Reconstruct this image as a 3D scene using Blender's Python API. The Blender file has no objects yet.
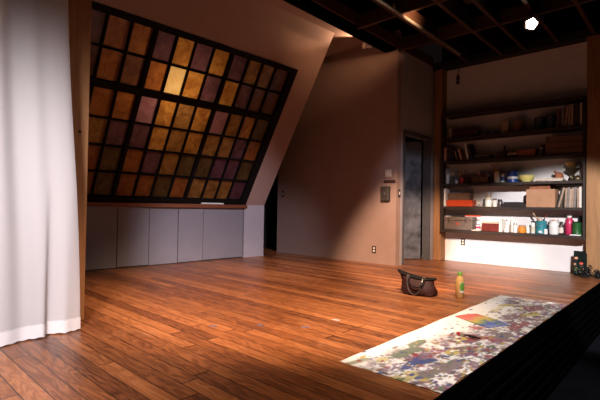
import bpy, bmesh, math, random
import numpy as np
from mathutils import Vector, Matrix

random.seed(7)
rng = np.random.default_rng(11)
SC = bpy.context.scene
COL = SC.collection
PI = math.pi

# ------------------------------------------------------------------ materials
def new_mat(name):
    m = bpy.data.materials.new(name)
    m.use_nodes = True
    nt = m.node_tree
    b = nt.nodes['Principled BSDF']
    return m, nt, b

def N(nt, t, **kw):
    n = nt.nodes.new(t)
    for k, v in kw.items():
        setattr(n, k, v)
    return n

def noise(nt, scale, detail=4, vec=None, rough=.55, dist=0.0):
    n = N(nt, 'ShaderNodeTexNoise')
    n.inputs['Scale'].default_value = scale
    n.inputs['Detail'].default_value = detail
    n.inputs['Roughness'].default_value = rough
    n.inputs['Distortion'].default_value = dist
    if vec is not None:
        nt.links.new(vec, n.inputs['Vector'])
    return n

def ramp(nt, fac, stops):
    r = N(nt, 'ShaderNodeValToRGB')
    el = r.color_ramp.elements
    while len(el) > 1:
        el.remove(el[-1])
    el[0].position = stops[0][0]
    el[0].color = (*stops[0][1], 1)
    for p, c in stops[1:]:
        e = el.new(p)
        e.color = (*c, 1)
    nt.links.new(fac, r.inputs['Fac'])
    return r

def mul(c, k):
    return tuple(min(1.0, x * k) for x in c)

def mat(name, col, rough=.6, metal=0.0, var=.18, scale=14.0, bump=.0, spec=.5, stretch=None):
    """a painted / plain surface with a little procedural unevenness"""
    m, nt, b = new_mat(name)
    tc = N(nt, 'ShaderNodeTexCoord')
    v = tc.outputs['Object']
    if stretch:
        mp = N(nt, 'ShaderNodeMapping')
        mp.inputs['Scale'].default_value = stretch
        nt.links.new(v, mp.inputs['Vector'])
        v = mp.outputs['Vector']
    n = noise(nt, scale, 5, v)
    r = ramp(nt, n.outputs['Fac'], [(.3, mul(col, 1 - var)), (.7, mul(col, 1 + var))])
    nt.links.new(r.outputs['Color'], b.inputs['Base Color'])
    b.inputs['Roughness'].default_value = rough
    b.inputs['Metallic'].default_value = metal
    b.inputs['Specular IOR Level'].default_value = spec
    if bump > 0:
        bp = N(nt, 'ShaderNodeBump')
        bp.inputs['Strength'].default_value = bump
        bp.inputs['Distance'].default_value = .01
        nt.links.new(n.outputs['Fac'], bp.inputs['Height'])
        nt.links.new(bp.outputs['Normal'], b.inputs['Normal'])
    return m

def wood(name, dark, light, axis='Z', rough=.6, scale=9.0):
    m, nt, b = new_mat(name)
    tc = N(nt, 'ShaderNodeTexCoord')
    mp = N(nt, 'ShaderNodeMapping')
    s = {'X': (.08, 1, 1), 'Y': (1, .08, 1), 'Z': (1, 1, .08)}[axis]
    mp.inputs['Scale'].default_value = s
    nt.links.new(tc.outputs['Object'], mp.inputs['Vector'])
    n1 = noise(nt, scale, 6, mp.outputs['Vector'], .65, 1.2)
    n2 = noise(nt, scale * 7, 4, mp.outputs['Vector'], .6, .3)
    mx = N(nt, 'ShaderNodeMix')
    mx.inputs['Factor'].default_value = .4
    nt.links.new(n1.outputs['Fac'], mx.inputs['A'])
    nt.links.new(n2.outputs['Fac'], mx.inputs['B'])
    r = ramp(nt, mx.outputs['Result'], [(.32, dark), (.68, light)])
    nt.links.new(r.outputs['Color'], b.inputs['Base Color'])
    b.inputs['Roughness'].default_value = rough
    bp = N(nt, 'ShaderNodeBump')
    bp.inputs['Strength'].default_value = .25
    bp.inputs['Distance'].default_value = .01
    nt.links.new(mx.outputs['Result'], bp.inputs['Height'])
    nt.links.new(bp.outputs['Normal'], b.inputs['Normal'])
    return m

def glass(name, col, rough=.1, trans=.9):
    m, nt, b = new_mat(name)
    tc = N(nt, 'ShaderNodeTexCoord')
    n = noise(nt, 30, 3, tc.outputs['Object'])
    r = ramp(nt, n.outputs['Fac'], [(.3, mul(col, .9)), (.7, col)])
    nt.links.new(r.outputs['Color'], b.inputs['Base Color'])
    b.inputs['Roughness'].default_value = rough
    b.inputs['Transmission Weight'].default_value = trans
    b.inputs['IOR'].default_value = 1.3
    return m

M = {}
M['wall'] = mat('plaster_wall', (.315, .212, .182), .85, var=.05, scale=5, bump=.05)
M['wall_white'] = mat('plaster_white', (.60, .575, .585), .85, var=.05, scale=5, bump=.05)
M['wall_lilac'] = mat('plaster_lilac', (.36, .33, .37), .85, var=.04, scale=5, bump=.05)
M['panel'] = mat('knee_panel', (.20, .185, .215), .8, var=.05, scale=4)
M['seam'] = mat('seam', (.03, .025, .025), .9)
M['black'] = mat('black_paint', (.006, .005, .005), .75, var=.2)
M['velvet'] = mat('black_cloth', (.0015, .0015, .0015), 1.0, spec=.0, var=.2)
M['iron'] = mat('window_iron', (.005, .004, .004), .7, var=.3, spec=.12)
M['sillwood'] = wood('sill_wood', (.10, .030, .013), (.21, .07, .03), 'Y', .45)
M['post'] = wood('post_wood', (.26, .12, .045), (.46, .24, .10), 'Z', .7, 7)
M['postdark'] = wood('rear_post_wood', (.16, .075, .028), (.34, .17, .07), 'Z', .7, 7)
M['beam'] = wood('beam_wood', (.05, .016, .007), (.095, .034, .014), 'Y', .65)
M['joist'] = wood('joist_wood', (.022, .008, .004), (.055, .02, .009), 'Y', .65)
M['joistx'] = wood('joist_wood_cross', (.022, .008, .004), (.055, .02, .009), 'X', .65)
M['shelf'] = wood('dark_shelf_wood', (.010, .005, .0035), (.024, .011, .007), 'X', .75)
M['steel'] = mat('dull_steel', (.55, .50, .45), .28, .9, var=.15)
M['door'] = mat('door_paint', (.095, .105, .135), .42, 0, var=.75, scale=5.5, bump=.1)
M['frame'] = mat('door_frame', (.075, .075, .085), .55, var=.15)
M['plate'] = mat('dark_plate', (.04, .032, .028), .5)
M['ivory'] = mat('ivory_plastic', (.70, .65, .58), .4, var=.04)
M['whiteplate'] = mat('white_plate', (.62, .52, .46), .5, var=.04)
M['boxmetal'] = mat('intercom_metal', (.13, .11, .10), .4, .6)
M['darkred'] = mat('dark_red', (.05, .014, .011), .6)
M['white'] = mat('white_gloss', (.62, .61, .60), .4, var=.05)
M['paper'] = mat('paper', (.56, .51, .46), .8, var=.08)
M['tanpaper'] = mat('tan_paper', (.34, .25, .18), .8, var=.15)
M['card'] = mat('cardboard', (.33, .17, .095), .8, var=.10, scale=8)
M['navy'] = mat('navy', (.012, .022, .045), .4)
M['blue'] = mat('can_blue', (.010, .042, .22), .35, var=.35, scale=30)
M['teal'] = mat('teal', (.02, .19, .24), .4, var=.12)
M['green'] = mat('can_green', (.012, .075, .018), .4, var=.3, scale=25)
M['dkgreen'] = mat('dark_green', (.006, .010, .009), .9, spec=.1, var=.5, scale=40)
M['magenta'] = mat('magenta_jug', (.40, .02, .075), .35, var=.08)
M['red'] = mat('red_paint', (.42, .018, .012), .45, var=.12)
M['dkredbox'] = mat('dark_red_box', (.10, .009, .007), .45, var=.3)
M['orange'] = mat('orange_box', (.44, .048, .013), .45, var=.12)
M['amber'] = mat('amber_jam', (.50, .19, .025), .35, var=.3, scale=40)
M['yellow'] = mat('yellow_bowl', (.55, .50, .16), .35, var=.06)
M['cream'] = mat('cream_tin', (.48, .45, .36), .5, var=.12)
M['brown'] = mat('brown_box', (.10, .055, .035), .6, var=.3)
M['brownglass'] = mat('brown_bottle', (.035, .015, .010), .2, var=.2)
M['toolbox'] = mat('toolbox_grey', (.12, .09, .078), .55, .2, var=.25, scale=22)
M['terracotta'] = mat('terracotta', (.22, .07, .03), .8, var=.3)
M['brass'] = mat('brass', (.62, .38, .12), .33, .9, var=.2)
M['dkbrass'] = mat('dark_brass', (.10, .075, .045), .45, .8, var=.3)
M['tan'] = mat('tan_spine', (.27, .19, .14), .8, var=.2)
M['greybook'] = mat('grey_spine', (.16, .14, .135), .8, var=.2)
M['dkbook'] = mat('dark_spine', (.022, .018, .018), .7, var=.3)
M['bookbrown'] = mat('brown_spine', (.14, .065, .04), .7, var=.2)
M['pinkbook'] = mat('pink_spine', (.48, .28, .22), .7, var=.12)
M['glass'] = glass('clear_glass', (.92, .95, .97), .08, .85)
M['cloudy'] = mat('cloudy_jar', (.60, .60, .60), .25, var=.15)
M['dkjar'] = mat('dark_jar', (.055, .045, .042), .3, var=.3)
M['capblack'] = mat('black_cap', (.015, .015, .017), .4)
M['bristle'] = mat('bristle', (.30, .19, .09), .9, var=.3)
M['brushwood'] = mat('brush_handle', (.36, .17, .06), .5)
M['brushblack'] = mat('black_handle', (.018, .014, .014), .4)
M['leather'] = mat('bag_leather', (.034, .0095, .008), .65, spec=.2, var=.3, scale=20, bump=.25)
M['bagrim'] = mat('bag_rim', (.006, .0045, .0045), .6, spec=.15)
M['strap'] = mat('bag_strap', (.06, .05, .045), .28, .2)
M['lining'] = mat('bag_lining', (.10, .075, .03), .7, var=.6, scale=35)
M['juice'] = mat('juice', (.43, .25, .085), .2, var=.05)
M['capgreen'] = mat('green_cap', (.09, .23, .035), .4)
M['leafgreen'] = mat('label_green', (.085, .21, .025), .5, var=.25, scale=50)
M['tape'] = mat('blue_tape', (.12, .12, .20), .6)
M['scrapwhite'] = mat('white_scrap', (.40, .38, .42), .7)
M['leaf'] = mat('black_leaf', (.014, .015, .013), .6)
M['petalred'] = mat('petal_red', (.45, .06, .03), .8)
M['petalpink'] = mat('petal_pink', (.52, .24, .15), .8)
M['stem'] = mat('painted_stem', (.10, .11, .045), .8)
M['lowerfloor'] = mat('lower_floor', (.003, .0035, .006), .9, var=.4, scale=3, spec=.05)
M['hookmetal'] = mat('hook_metal', (.08, .07, .06), .4, .7)
M['shadewhite'] = mat('lamp_white', (.7, .66, .62), .5)

def floor_material():
    m, nt, b = new_mat('stage_floorboards')
    L = nt.links
    tc = N(nt, 'ShaderNodeTexCoord')
    sp = N(nt, 'ShaderNodeSeparateXYZ')
    L.new(tc.outputs['Object'], sp.inputs[0])
    def math_(op, a, bb=None):
        n = N(nt, 'ShaderNodeMath', operation=op)
        for i, v in enumerate((a, bb)):
            if v is None: continue
            if isinstance(v, (int, float)): n.inputs[i].default_value = v
            else: L.new(v, n.inputs[i])
        return n.outputs[0]
    W = .098
    yy = math_('DIVIDE', sp.outputs['Y'], W)
    row = math_('FLOOR', yy)
    fy = math_('FRACT', yy)
    wn = N(nt, 'ShaderNodeTexWhiteNoise', noise_dimensions='1D')
    L.new(row, wn.inputs['W'])
    xs = math_('ADD', math_('DIVIDE', sp.outputs['X'], 2.3), math_('MULTIPLY', wn.outputs['Value'], 7.3))
    colm = math_('FLOOR', xs)
    fx = math_('FRACT', xs)
    cv = N(nt, 'ShaderNodeCombineXYZ')
    L.new(row, cv.inputs[0]); L.new(colm, cv.inputs[1])
    wn2 = N(nt, 'ShaderNodeTexWhiteNoise', noise_dimensions='2D')
    L.new(cv.outputs[0], wn2.inputs['Vector'])
    # grain coordinates: offset per board, stretched along X
    off = math_('MULTIPLY', wn2.outputs['Value'], 37.0)
    gx = math_('ADD', math_('MULTIPLY', sp.outputs['X'], 1.7), off)
    gy = math_('MULTIPLY', sp.outputs['Y'], 13.0)
    gv = N(nt, 'ShaderNodeCombineXYZ')
    L.new(gx, gv.inputs[0]); L.new(gy, gv.inputs[1]); L.new(off, gv.inputs[2])
    fig = noise(nt, 1.1, 3, gv.outputs[0], .5, .6)                 # cathedral figure: contour lines of a smooth noise
    rings = math_('SINE', math_('MULTIPLY', fig.outputs['Fac'], 48.0))
    rings = math_('MULTIPLY', math_('ADD', rings, 1.0), .5)
    gv2 = N(nt, 'ShaderNodeCombineXYZ')
    L.new(math_('MULTIPLY', sp.outputs['X'], 3.0), gv2.inputs[0])
    L.new(math_('MULTIPLY', sp.outputs['Y'], 110.0), gv2.inputs[1])
    L.new(off, gv2.inputs[2])
    fine = noise(nt, 1.0, 4, gv2.outputs[0], .6)
    tone = math_('ADD', math_('MULTIPLY', rings, .25), math_('MULTIPLY', fine.outputs['Fac'], .40))
    tone = math_('ADD', tone, math_('MULTIPLY', wn2.outputs['Value'], .40))
    r = ramp(nt, tone, [(.18, (.075, .024, .010)), (.45, (.20, .066, .024)), (.70, (.33, .115, .038)), (.95, (.46, .178, .068))])
    # worn, lighter scuffs
    sc = noise(nt, 3.0, 8, tc.outputs['Object'], .72)
    scm = ramp(nt, sc.outputs['Fac'], [(.56, (0, 0, 0)), (.80, (.38, .38, .38))])
    mx = N(nt, 'ShaderNodeMix', data_type='RGBA')
    L.new(scm.outputs['Color'], mx.inputs[0])
    L.new(r.outputs['Color'], mx.inputs[6])
    mx.inputs[7].default_value = (.50, .24, .12, 1)
    # seams
    e1 = math_('LESS_THAN', math_('MINIMUM', fy, math_('SUBTRACT', 1.0, fy)), .034)
    e2 = math_('LESS_THAN', math_('MINIMUM', fx, math_('SUBTRACT', 1.0, fx)), .0022)
    e = math_('MAXIMUM', e1, e2)
    mx2 = N(nt, 'ShaderNodeMix', data_type='RGBA')
    L.new(math_('MULTIPLY', e, .78), mx2.inputs[0])
    L.new(mx.outputs[2], mx2.inputs[6])
    mx2.inputs[7].default_value = (.012, .004, .002, 1)
    L.new(mx2.outputs[2], b.inputs['Base Color'])
    rr = N(nt, 'ShaderNodeMapRange')
    L.new(sc.outputs['Fac'], rr.inputs[0])
    rr.inputs[3].default_value = .24
    rr.inputs[4].default_value = .46
    L.new(rr.outputs[0], b.inputs['Roughness'])
    b.inputs['Specular IOR Level'].default_value = .45
    bp = N(nt, 'ShaderNodeBump')
    bp.inputs['Strength'].default_value = .25
    bp.inputs['Distance'].default_value = .003
    L.new(math_('SUBTRACT', tone, e), bp.inputs['Height'])
    L.new(bp.outputs['Normal'], b.inputs['Normal'])
    return m
M['floor'] = floor_material()

def pane_material(name, col, dark):
    """hand-textured coloured glass: cloudy, glossy, lets some light through from behind"""
    m, nt, b = new_mat(name)
    L = nt.links
    tc = N(nt, 'ShaderNodeTexCoord')
    n = noise(nt, 7, 6, tc.outputs['Object'], .65, .8)
    r = ramp(nt, n.outputs['Fac'], [(.36, dark), (.66, col)])
    out = nt.nodes['Material Output']
    tr = N(nt, 'ShaderNodeBsdfTranslucent')
    L.new(r.outputs['Color'], tr.inputs['Color'])
    L.new(r.outputs['Color'], b.inputs['Base Color'])
    b.inputs['Roughness'].default_value = .22
    b.inputs['Specular IOR Level'].default_value = .5
    mx = N(nt, 'ShaderNodeMixShader')
    mx.inputs[0].default_value = .55
    L.new(b.outputs[0], mx.inputs[1]); L.new(tr.outputs[0], mx.inputs[2])
    L.new(mx.outputs[0], out.inputs['Surface'])
    n2 = noise(nt, 60, 3, tc.outputs['Object'])
    bp = N(nt, 'ShaderNodeBump')
    bp.inputs['Strength'].default_value = .25
    bp.inputs['Distance'].default_value = .004
    L.new(n2.outputs['Fac'], bp.inputs['Height'])
    L.new(bp.outputs['Normal'], b.inputs['Normal'])
    return m
PANES = {
    'O': pane_material('pane_orange_brown', (.40, .13, .03), (.22, .06, .015)),
    'A': pane_material('pane_amber', (.62, .27, .055), (.30, .10, .02)),
    'B': pane_material('pane_brown', (.42, .19, .05), (.20, .08, .02)),
    'P': pane_material('pane_plum', (.17, .065, .08), (.085, .032, .042)),
    'Y': pane_material('pane_yellow', (.85, .58, .26), (.75, .46, .16)),
    'D': pane_material('pane_olive', (.15, .085, .03), (.075, .04, .014)),
    'M': pane_material('pane_mauve', (.40, .17, .19), (.26, .10, .12)),
    'K': pane_material('pane_dark_brown', (.20, .07, .035), (.10, .035, .02)),
}

def curtain_material():
    m, nt, b = new_mat('white_voile')
    L = nt.links
    tc = N(nt, 'ShaderNodeTexCoord')
    n = noise(nt, 180, 2, tc.outputs['Object'])
    r = ramp(nt, n.outputs['Fac'], [(.3, (.79, .77, .78)), (.7, (.82, .80, .81))])
    df = N(nt, 'ShaderNodeBsdfDiffuse'); tr = N(nt, 'ShaderNodeBsdfTranslucent')
    L.new(r.outputs['Color'], df.inputs['Color']); L.new(r.outputs['Color'], tr.inputs['Color'])
    mx = N(nt, 'ShaderNodeMixShader'); mx.inputs[0].default_value = .38
    L.new(df.outputs[0], mx.inputs[1]); L.new(tr.outputs[0], mx.inputs[2])
    L.new(mx.outputs[0], nt.nodes['Material Output'].inputs['Surface'])
    return m
M['voile'] = curtain_material()
M['hem'] = mat('curtain_hem', (.72, .70, .71), .9, var=.03, scale=120)

def emit(name, col, s):
    m, nt, b = new_mat(name)
    b.inputs['Base Color'].default_value = (*col, 1)
    b.inputs['Emission Color'].default_value = (*col, 1)
    b.inputs['Emission Strength'].default_value = s
    return m
M['lens'] = emit('lit_lens', (1, .76, .55), 22)

# ------------------------------------------------------------------ mesh helpers
class MB:
    """collects shapes; build() links them as ONE mesh object"""
    def __init__(s):
        s.v, s.f, s.m, s.s = [], [], [], []
    def add(s, vs, fs, mi=0, smooth=False, T=None):
        o = len(s.v)
        s.v += [tuple(T @ Vector(p)) if T is not None else tuple(p) for p in vs]
        for f in fs:
            s.f.append([i + o for i in f]); s.m.append(mi); s.s.append(smooth)
        return s
    def box(s, x0, x1, y0, y1, z0, z1, bev=0.0, mi=0, T=None):
        bm = bmesh.new()
        bmesh.ops.create_cube(bm, size=1)
        for v in bm.verts:
            v.co = ((x0 + x1) / 2 + v.co.x * (x1 - x0), (y0 + y1) / 2 + v.co.y * (y1 - y0), (z0 + z1) / 2 + v.co.z * (z1 - z0))
        if bev > 0:
            bev = min(bev, .45 * min(x1 - x0, y1 - y0, z1 - z0))
            bmesh.ops.bevel(bm, geom=bm.edges[:], offset=bev, segments=2, affect='EDGES', profile=.5)
        bm.verts.index_update()
        s.add([v.co[:] for v in bm.verts], [[v.index for v in f.verts] for f in bm.faces], mi, False, T)
        bm.free()
        return s
    def lathe(s, prof, n=24, mi=0, T=None, cap=True, wob=None):
        """prof = [(r, z)...] around local Z"""
        vs, fs = [], []
        for k, (r, z) in enumerate(prof):
            for i in range(n):
                a = 2 * PI * i / n
                rr = r * (1 + (wob(a, z) if wob else 0))
                vs.append((rr * math.cos(a), rr * math.sin(a), z))
        for k in range(len(prof) - 1):
            for i in range(n):
                j = (i + 1) % n
                fs.append([k * n + i, k * n + j, (k + 1) * n + j, (k + 1) * n + i])
        if cap:
            fs.append(list(range(n))[::-1])
            fs.append([(len(prof) - 1) * n + i for i in range(n)])
        return s.add(vs, fs, mi, True, T)
    def tube(s, pts, r, n=10, mi=0, T=None, r1=None, closed=False):
        pts = [Vector(p) for p in pts]
        vs, fs = [], []
        K = len(pts)
        side = None
        for k, p in enumerate(pts):
            t = (pts[min(k + 1, K - 1)] - pts[max(k - 1, 0)])
            if closed: t = pts[(k + 1) % K] - pts[k - 1]
            t.normalize()
            if side is None:
                side = t.orthogonal().normalized()
            else:
                side = (side - t * side.dot(t)).normalized()
            bi = t.cross(side)
            rr = r if r1 is None else r + (r1 - r) * k / (K - 1)
            if callable(r): rr = r(k / (K - 1))
            for i in range(n):
                a = 2 * PI * i / n
                vs.append(p + side * rr * math.cos(a) + bi * rr * math.sin(a))
        for k in range(K - 1 if not closed else K):
            k2 = (k + 1) % K
            for i in range(n):
                j = (i + 1) % n
                fs.append([k * n + i, k * n + j, k2 * n + j, k2 * n + i])
        if not closed:
            fs.append(list(range(n))[::-1]); fs.append([(K - 1) * n + i for i in range(n)])
        return s.add(vs, fs, mi, True, T)
    def prism(s, poly, z0, z1, mi=0, T=None):
        n = len(poly)
        vs = [(x, y, z0) for x, y in poly] + [(x, y, z1) for x, y in poly]
        fs = [list(range(n))[::-1], list(range(n, 2 * n))] + [[i, (i + 1) % n, n + (i + 1) % n, n + i] for i in range(n)]
        return s.add(vs, fs, mi, False, T)
    def build(s, name, mats, parent=None, loc=None, rot=None):
        me = bpy.data.meshes.new(name)
        me.from_pydata([tuple(p) for p in s.v], [], s.f)
        if not isinstance(mats, (list, tuple)): mats = [mats]
        for m in mats: me.materials.append(m)
        me.polygons.foreach_set('material_index', s.m)
        me.polygons.foreach_set('use_smooth', s.s)
        bm = bmesh.new(); bm.from_mesh(me)
        bmesh.ops.recalc_face_normals(bm, faces=bm.faces[:])
        for e in bm.edges:
            if len(e.link_faces) == 2 and e.calc_face_angle(0) > .7:
                e.smooth = False
        bm.to_mesh(me); bm.free()
        me.update()
        o = bpy.data.objects.new(name, me)
        COL.objects.link(o)
        if parent is not None: o.parent = parent
        if loc is not None: o.location = loc
        if rot is not None: o.rotation_euler = rot
        return o

def tag(o, label, cat, group=None, kind=None):
    o['label'] = label; o['category'] = cat
    if group: o['group'] = group
    if kind: o['kind'] = kind
    return o
def thing(name, label, cat, loc=(0, 0, 0), rot=(0, 0, 0), group=None):
    o = bpy.data.objects.new(name, None)
    o.empty_display_size = .05
    COL.objects.link(o)
    o.location = loc; o.rotation_euler = rot
    return tag(o, label, cat, group)
def struct(o, label=None, cat=None):
    o['kind'] = 'structure'
    if label: o['label'] = label
    if cat: o['category'] = cat
    return o

# ------------------------------------------------------------------ the setting
FX = -.885          # edge of the stage
Z_LOW = -.64        # floor of the house, below the stage
b = MB().box(-7.0, FX - .012, -1.6, 7.6, -.06, 0)
struct(b.build('floor', M['floor']), 'glossy reddish-brown plank stage floor', 'floor')
b = MB().box(-1.0, FX - .013, -1.6, 7.6, Z_LOW, -.061).box(FX - .012, FX, -1.6, 7.6, -.10, -.0005)
for k in range(6):                                  # ribbed riser boards
    z = -.12 - k * .09
    b.box(FX - .02, FX + .002, -1.6, 7.6, z - .036, z, .004)
struct(b.build('trim_1', M['velvet']), 'black ribbed riser below the stage edge', 'riser')
b = MB().box(FX - .1, 3.5, -2.0, 8.5, Z_LOW - .05, Z_LOW)
struct(b.build('floor_lower', M['lowerfloor']), 'dark house floor below the stage', 'floor')

# frame of the sloping wall: S hinge at the sill, D along the wall, U up the slope, NN toward the room
k_ = .04
S0 = Vector((-5.721, 4.782, .903))
D = Vector((k_, 1, 0)).normalized()
NH = D.cross(Vector((0, 0, 1))).normalized()
th = math.radians(31)
U = Vector((0, 0, 1)) * math.cos(th) + NH * math.sin(th)
NN = U.cross(D).normalized()
if NN.x < 0: NN = -NN
TS = Matrix(((D.x, U.x, NN.x, S0.x), (D.y, U.y, NN.y, S0.y), (D.z, U.z, NN.z, S0.z), (0, 0, 0, 1)))   # (s, v, n)
B0 = Vector((S0.x, S0.y, 0))
TK = Matrix(((D.x, NH.x, 0, B0.x), (D.y, NH.y, 0, B0.y), (0, 0, 1, 0), (0, 0, 0, 1)))                  # (s, n, z)

# sloping wall: pieces round the window opening
WS0, WS1, WV1 = -3.42, .0, 2.42
b = MB()
b.box(-4.2, WS0, 0, 3.12, -.10, 0, T=TS)
b.box(WS0, WS1, WV1, 3.12, -.10, 0, T=TS)
b.box(WS1, .43, 0, 3.12, -.10, 0, T=TS)
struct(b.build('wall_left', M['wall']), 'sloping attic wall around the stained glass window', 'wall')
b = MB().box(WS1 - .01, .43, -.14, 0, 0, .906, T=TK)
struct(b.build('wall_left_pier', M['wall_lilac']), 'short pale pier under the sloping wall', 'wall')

# knee wall below the sill: five grey panels
kw = MB().box(-4.2, -.012, -.14, -.035, 0, .86, T=TK).build('wall_knee', M['seam'])
struct(kw, 'grey panelled knee wall under the window', 'wall')
seams = [-4.2, -3.0, -2.165, -1.62, -1.10, -.74, -.022]
seams = [-4.2, -2.80, -2.165, -1.71, -1.25, -.81, -.022]
for i in range(6):
    MB().box(seams[i] + .005, seams[i + 1] - .005, -.035, -.015 - (.004 if i % 2 else 0), .008 + .004 * (i % 3), .855, .003, T=TK).build('panel', M['panel'], kw)
b = MB().box(-4.2, -.012, -.03, .0, .828, .842, T=TK)
b.build('rail', M['panel'], kw)

sill = MB().box(-4.2, .012, -.10, .055, .845, .905, .008, T=TK).build('window_sill', M['sillwood'])
struct(sill, 'reddish wooden ledge under the stained glass window', 'sill')

# window: iron frame, glazing bars, coloured panes
win = bpy.data.objects.new('window_1', None); COL.objects.link(win)
struct(win, 'large sloping stained glass window with amber and plum panes', 'window')
b = MB()
fw_, fz0, fz1 = .115, -.09, .02
b.box(WS0, WS0 + fw_, .0, WV1, fz0, fz1, .006, T=TS)
b.box(WS1 - fw_ - .01, WS1, .0, WV1, fz0, fz1, .006, T=TS)
b.box(WS0 + fw_, WS1 - fw_ - .01, WV1 - .075, WV1, fz0, fz1, .006, T=TS)
b.box(WS0 + fw_, WS1 - fw_ - .01, .0, .09, fz0, fz1, .006, T=TS)
b.build('window_frame', M['iron'], win)
b = MB().box(WS0 + fw_, WS1 - fw_ - .01, 1.535, 1.63, -.085, .012, .006, T=TS)
b.build('transom_bar', M['iron'], win)
cols = [-3.315, -3.07, -2.80, -2.53, -2.255, -1.98, -1.725, -1.456, -1.178, -.892, -.638, -.392, -.125]
thick = {4, 8}
rows = [(.09, .45), (.45, .815), (.815, 1.172), (1.172, 1.535), (1.63, 1.99), (1.99, 2.345)]
b = MB()
for i, s in enumerate(cols[1:-1], 1):
    w = .024 if i in thick else .0115
    b.box(s - w, s + w, .08, WV1 - .07, -.07, .0 if i not in thick else .012, .003, T=TS)
for v in (.45, .815, 1.172, 1.99):
    b.box(cols[0], cols[-1], v - .0095, v + .0095, -.068, -.002, .003, T=TS)
b.build('glazing_bars', M['iron'], win)
# rows listed from the top; first two columns hide behind the post
LAY = ['OPOOPAPAPBOK',
       'POPKOYAPAPKK',
       'OAOOMABAMBAD',
       'POBPPABABBPO',
       'OAODOPBDDPPD',
       'AOODOODODBBP']
LAY = ['PPOOPAPAPBBK',
       'OPOKOYAPAPKK',
       'AOOOMABAMBAD',
       'OPBPPABABBPO',
       'AOODOPBDDPPD',
       'POODOODOBBBP']
keys = list(PANES)
b = MB()
for r in range(6):
    v0, v1 = rows[5 - r]
    for c in range(12):
        q = LAY[r][c]
        b.add([(cols[c], v0, -.04), (cols[c + 1], v0, -.04), (cols[c + 1], v1, -.04), (cols[c], v1, -.04),
               (cols[c], v0, -.046), (cols[c + 1], v0, -.046), (cols[c + 1], v1, -.046), (cols[c], v1, -.046)],
              [[0, 1, 2, 3]], keys.index(q), False, TS)
b.build('pane', [PANES[q] for q in keys], win)

# back of the window cavity and of the recess, so no light strays out
b = MB()
b.box(-6.95, -6.85, .4, 7.3, 0, 4.2)
struct(b.build('wall_outer', M['black']), 'black masking behind the window', 'wall')
b = MB().box(.40, .43, -1.25, -.1, 0, 4.2, T=TK).box(.38, .43, 0, 3.12, -2.6, -.10, T=TS)  # unseen panels, added to stop the window glow leaking onto the rear wall
b.box(-4.3, .45, 3.10, 3.13, -2.6, -.10, T=TS)
struct(b.build('wall_glow_block', M['velvet']), 'unseen black panels added beside the window to hold in its glow', 'wall')

# rear wall with intercom, and the door wall
b = MB().box(-6.03, -3.41, 5.86, 5.98, 0, 3.66)
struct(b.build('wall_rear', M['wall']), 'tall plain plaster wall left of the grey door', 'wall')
b = MB()
XD = -3.41
b.box(XD - .11, XD, 5.98, 6.075, 0, 3.40)
b.box(XD - .11, XD, 6.995, 7.4, 0, 3.40)
b.box(XD - .11, XD, 6.075, 6.995, 2.09, 3.40)
struct(b.build('wall_door_side', M['wall_lilac']), 'narrow wall holding the grey door', 'wall')
d1 = bpy.data.objects.new('door_1', None); COL.objects.link(d1)
struct(d1, 'mottled grey door standing ajar into the dark', 'door')
b = MB()
b.box(XD - .12, XD + .015, 6.05, 6.10, 0, 2.125, .004)
b.box(XD - .12, XD + .015, 6.955, 6.995, 0, 2.125, .004)
b.box(XD - .12, XD + .015, 6.10, 6.955, 2.075, 2.125, .004)
b.build('door_frame', M['frame'], d1)
TD = Matrix.Translation((XD - .15, 6.95, 0)) @ Matrix.Rotation(math.radians(223), 4, 'Z')
b = MB().box(0, .92, -.02, .02, .012, 2.06, .004, T=TD)
b.build('door_leaf', M['door'], d1)
b = MB().lathe([(.0, 0), (.012, 0), (.012, .05), (.028, .055), (.032, .07), (.02, .085), (.0, .087)], 16, T=TD @ Matrix.Translation((.86, -.02, 1.0)) @ Matrix.Rotation(PI / 2, 4, 'X'))
b.build('door_knob', M['hookmetal'], d1)
b = MB().box(-4.8, -4.7, 5.98, 7.6, 0, 3.0).box(-4.8, -3.5, 7.5, 7.6, 0, 3.0)
struct(b.build('wall_corridor', M['velvet']), 'black masking behind the door', 'wall')

# shelf wall
b = MB().box(-3.41, -.6, 7.25, 7.37, 0, 3.5)
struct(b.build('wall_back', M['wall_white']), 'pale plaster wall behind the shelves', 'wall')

# wooden posts
def post(name, x0, x1, y0, y1, z1, m, lab, knots=()):
    b = MB().box(x0, x1, y0, y1, 0, z1, .008)
    o = struct(b.build(name, m), lab, 'post')
    for (y, z) in knots:
        kb = MB().lathe([(.0, 0), (.010, 0), (.013, .004), (.0, .006)], 14, T=Matrix.Translation((x1, y, z)) @ Matrix.Rotation(PI / 2, 4, 'Y'))
        kb.build('knot', M['beam'], o)
    return o
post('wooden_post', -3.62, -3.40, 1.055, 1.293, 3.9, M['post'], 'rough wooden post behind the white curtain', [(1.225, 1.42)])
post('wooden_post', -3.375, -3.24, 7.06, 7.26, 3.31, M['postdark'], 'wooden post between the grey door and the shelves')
post('wooden_post', -1.13, -.78, 7.02, 7.30, 3.31, M['postdark'], 'wooden post at the end of the shelves by the stage edge')

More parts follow.
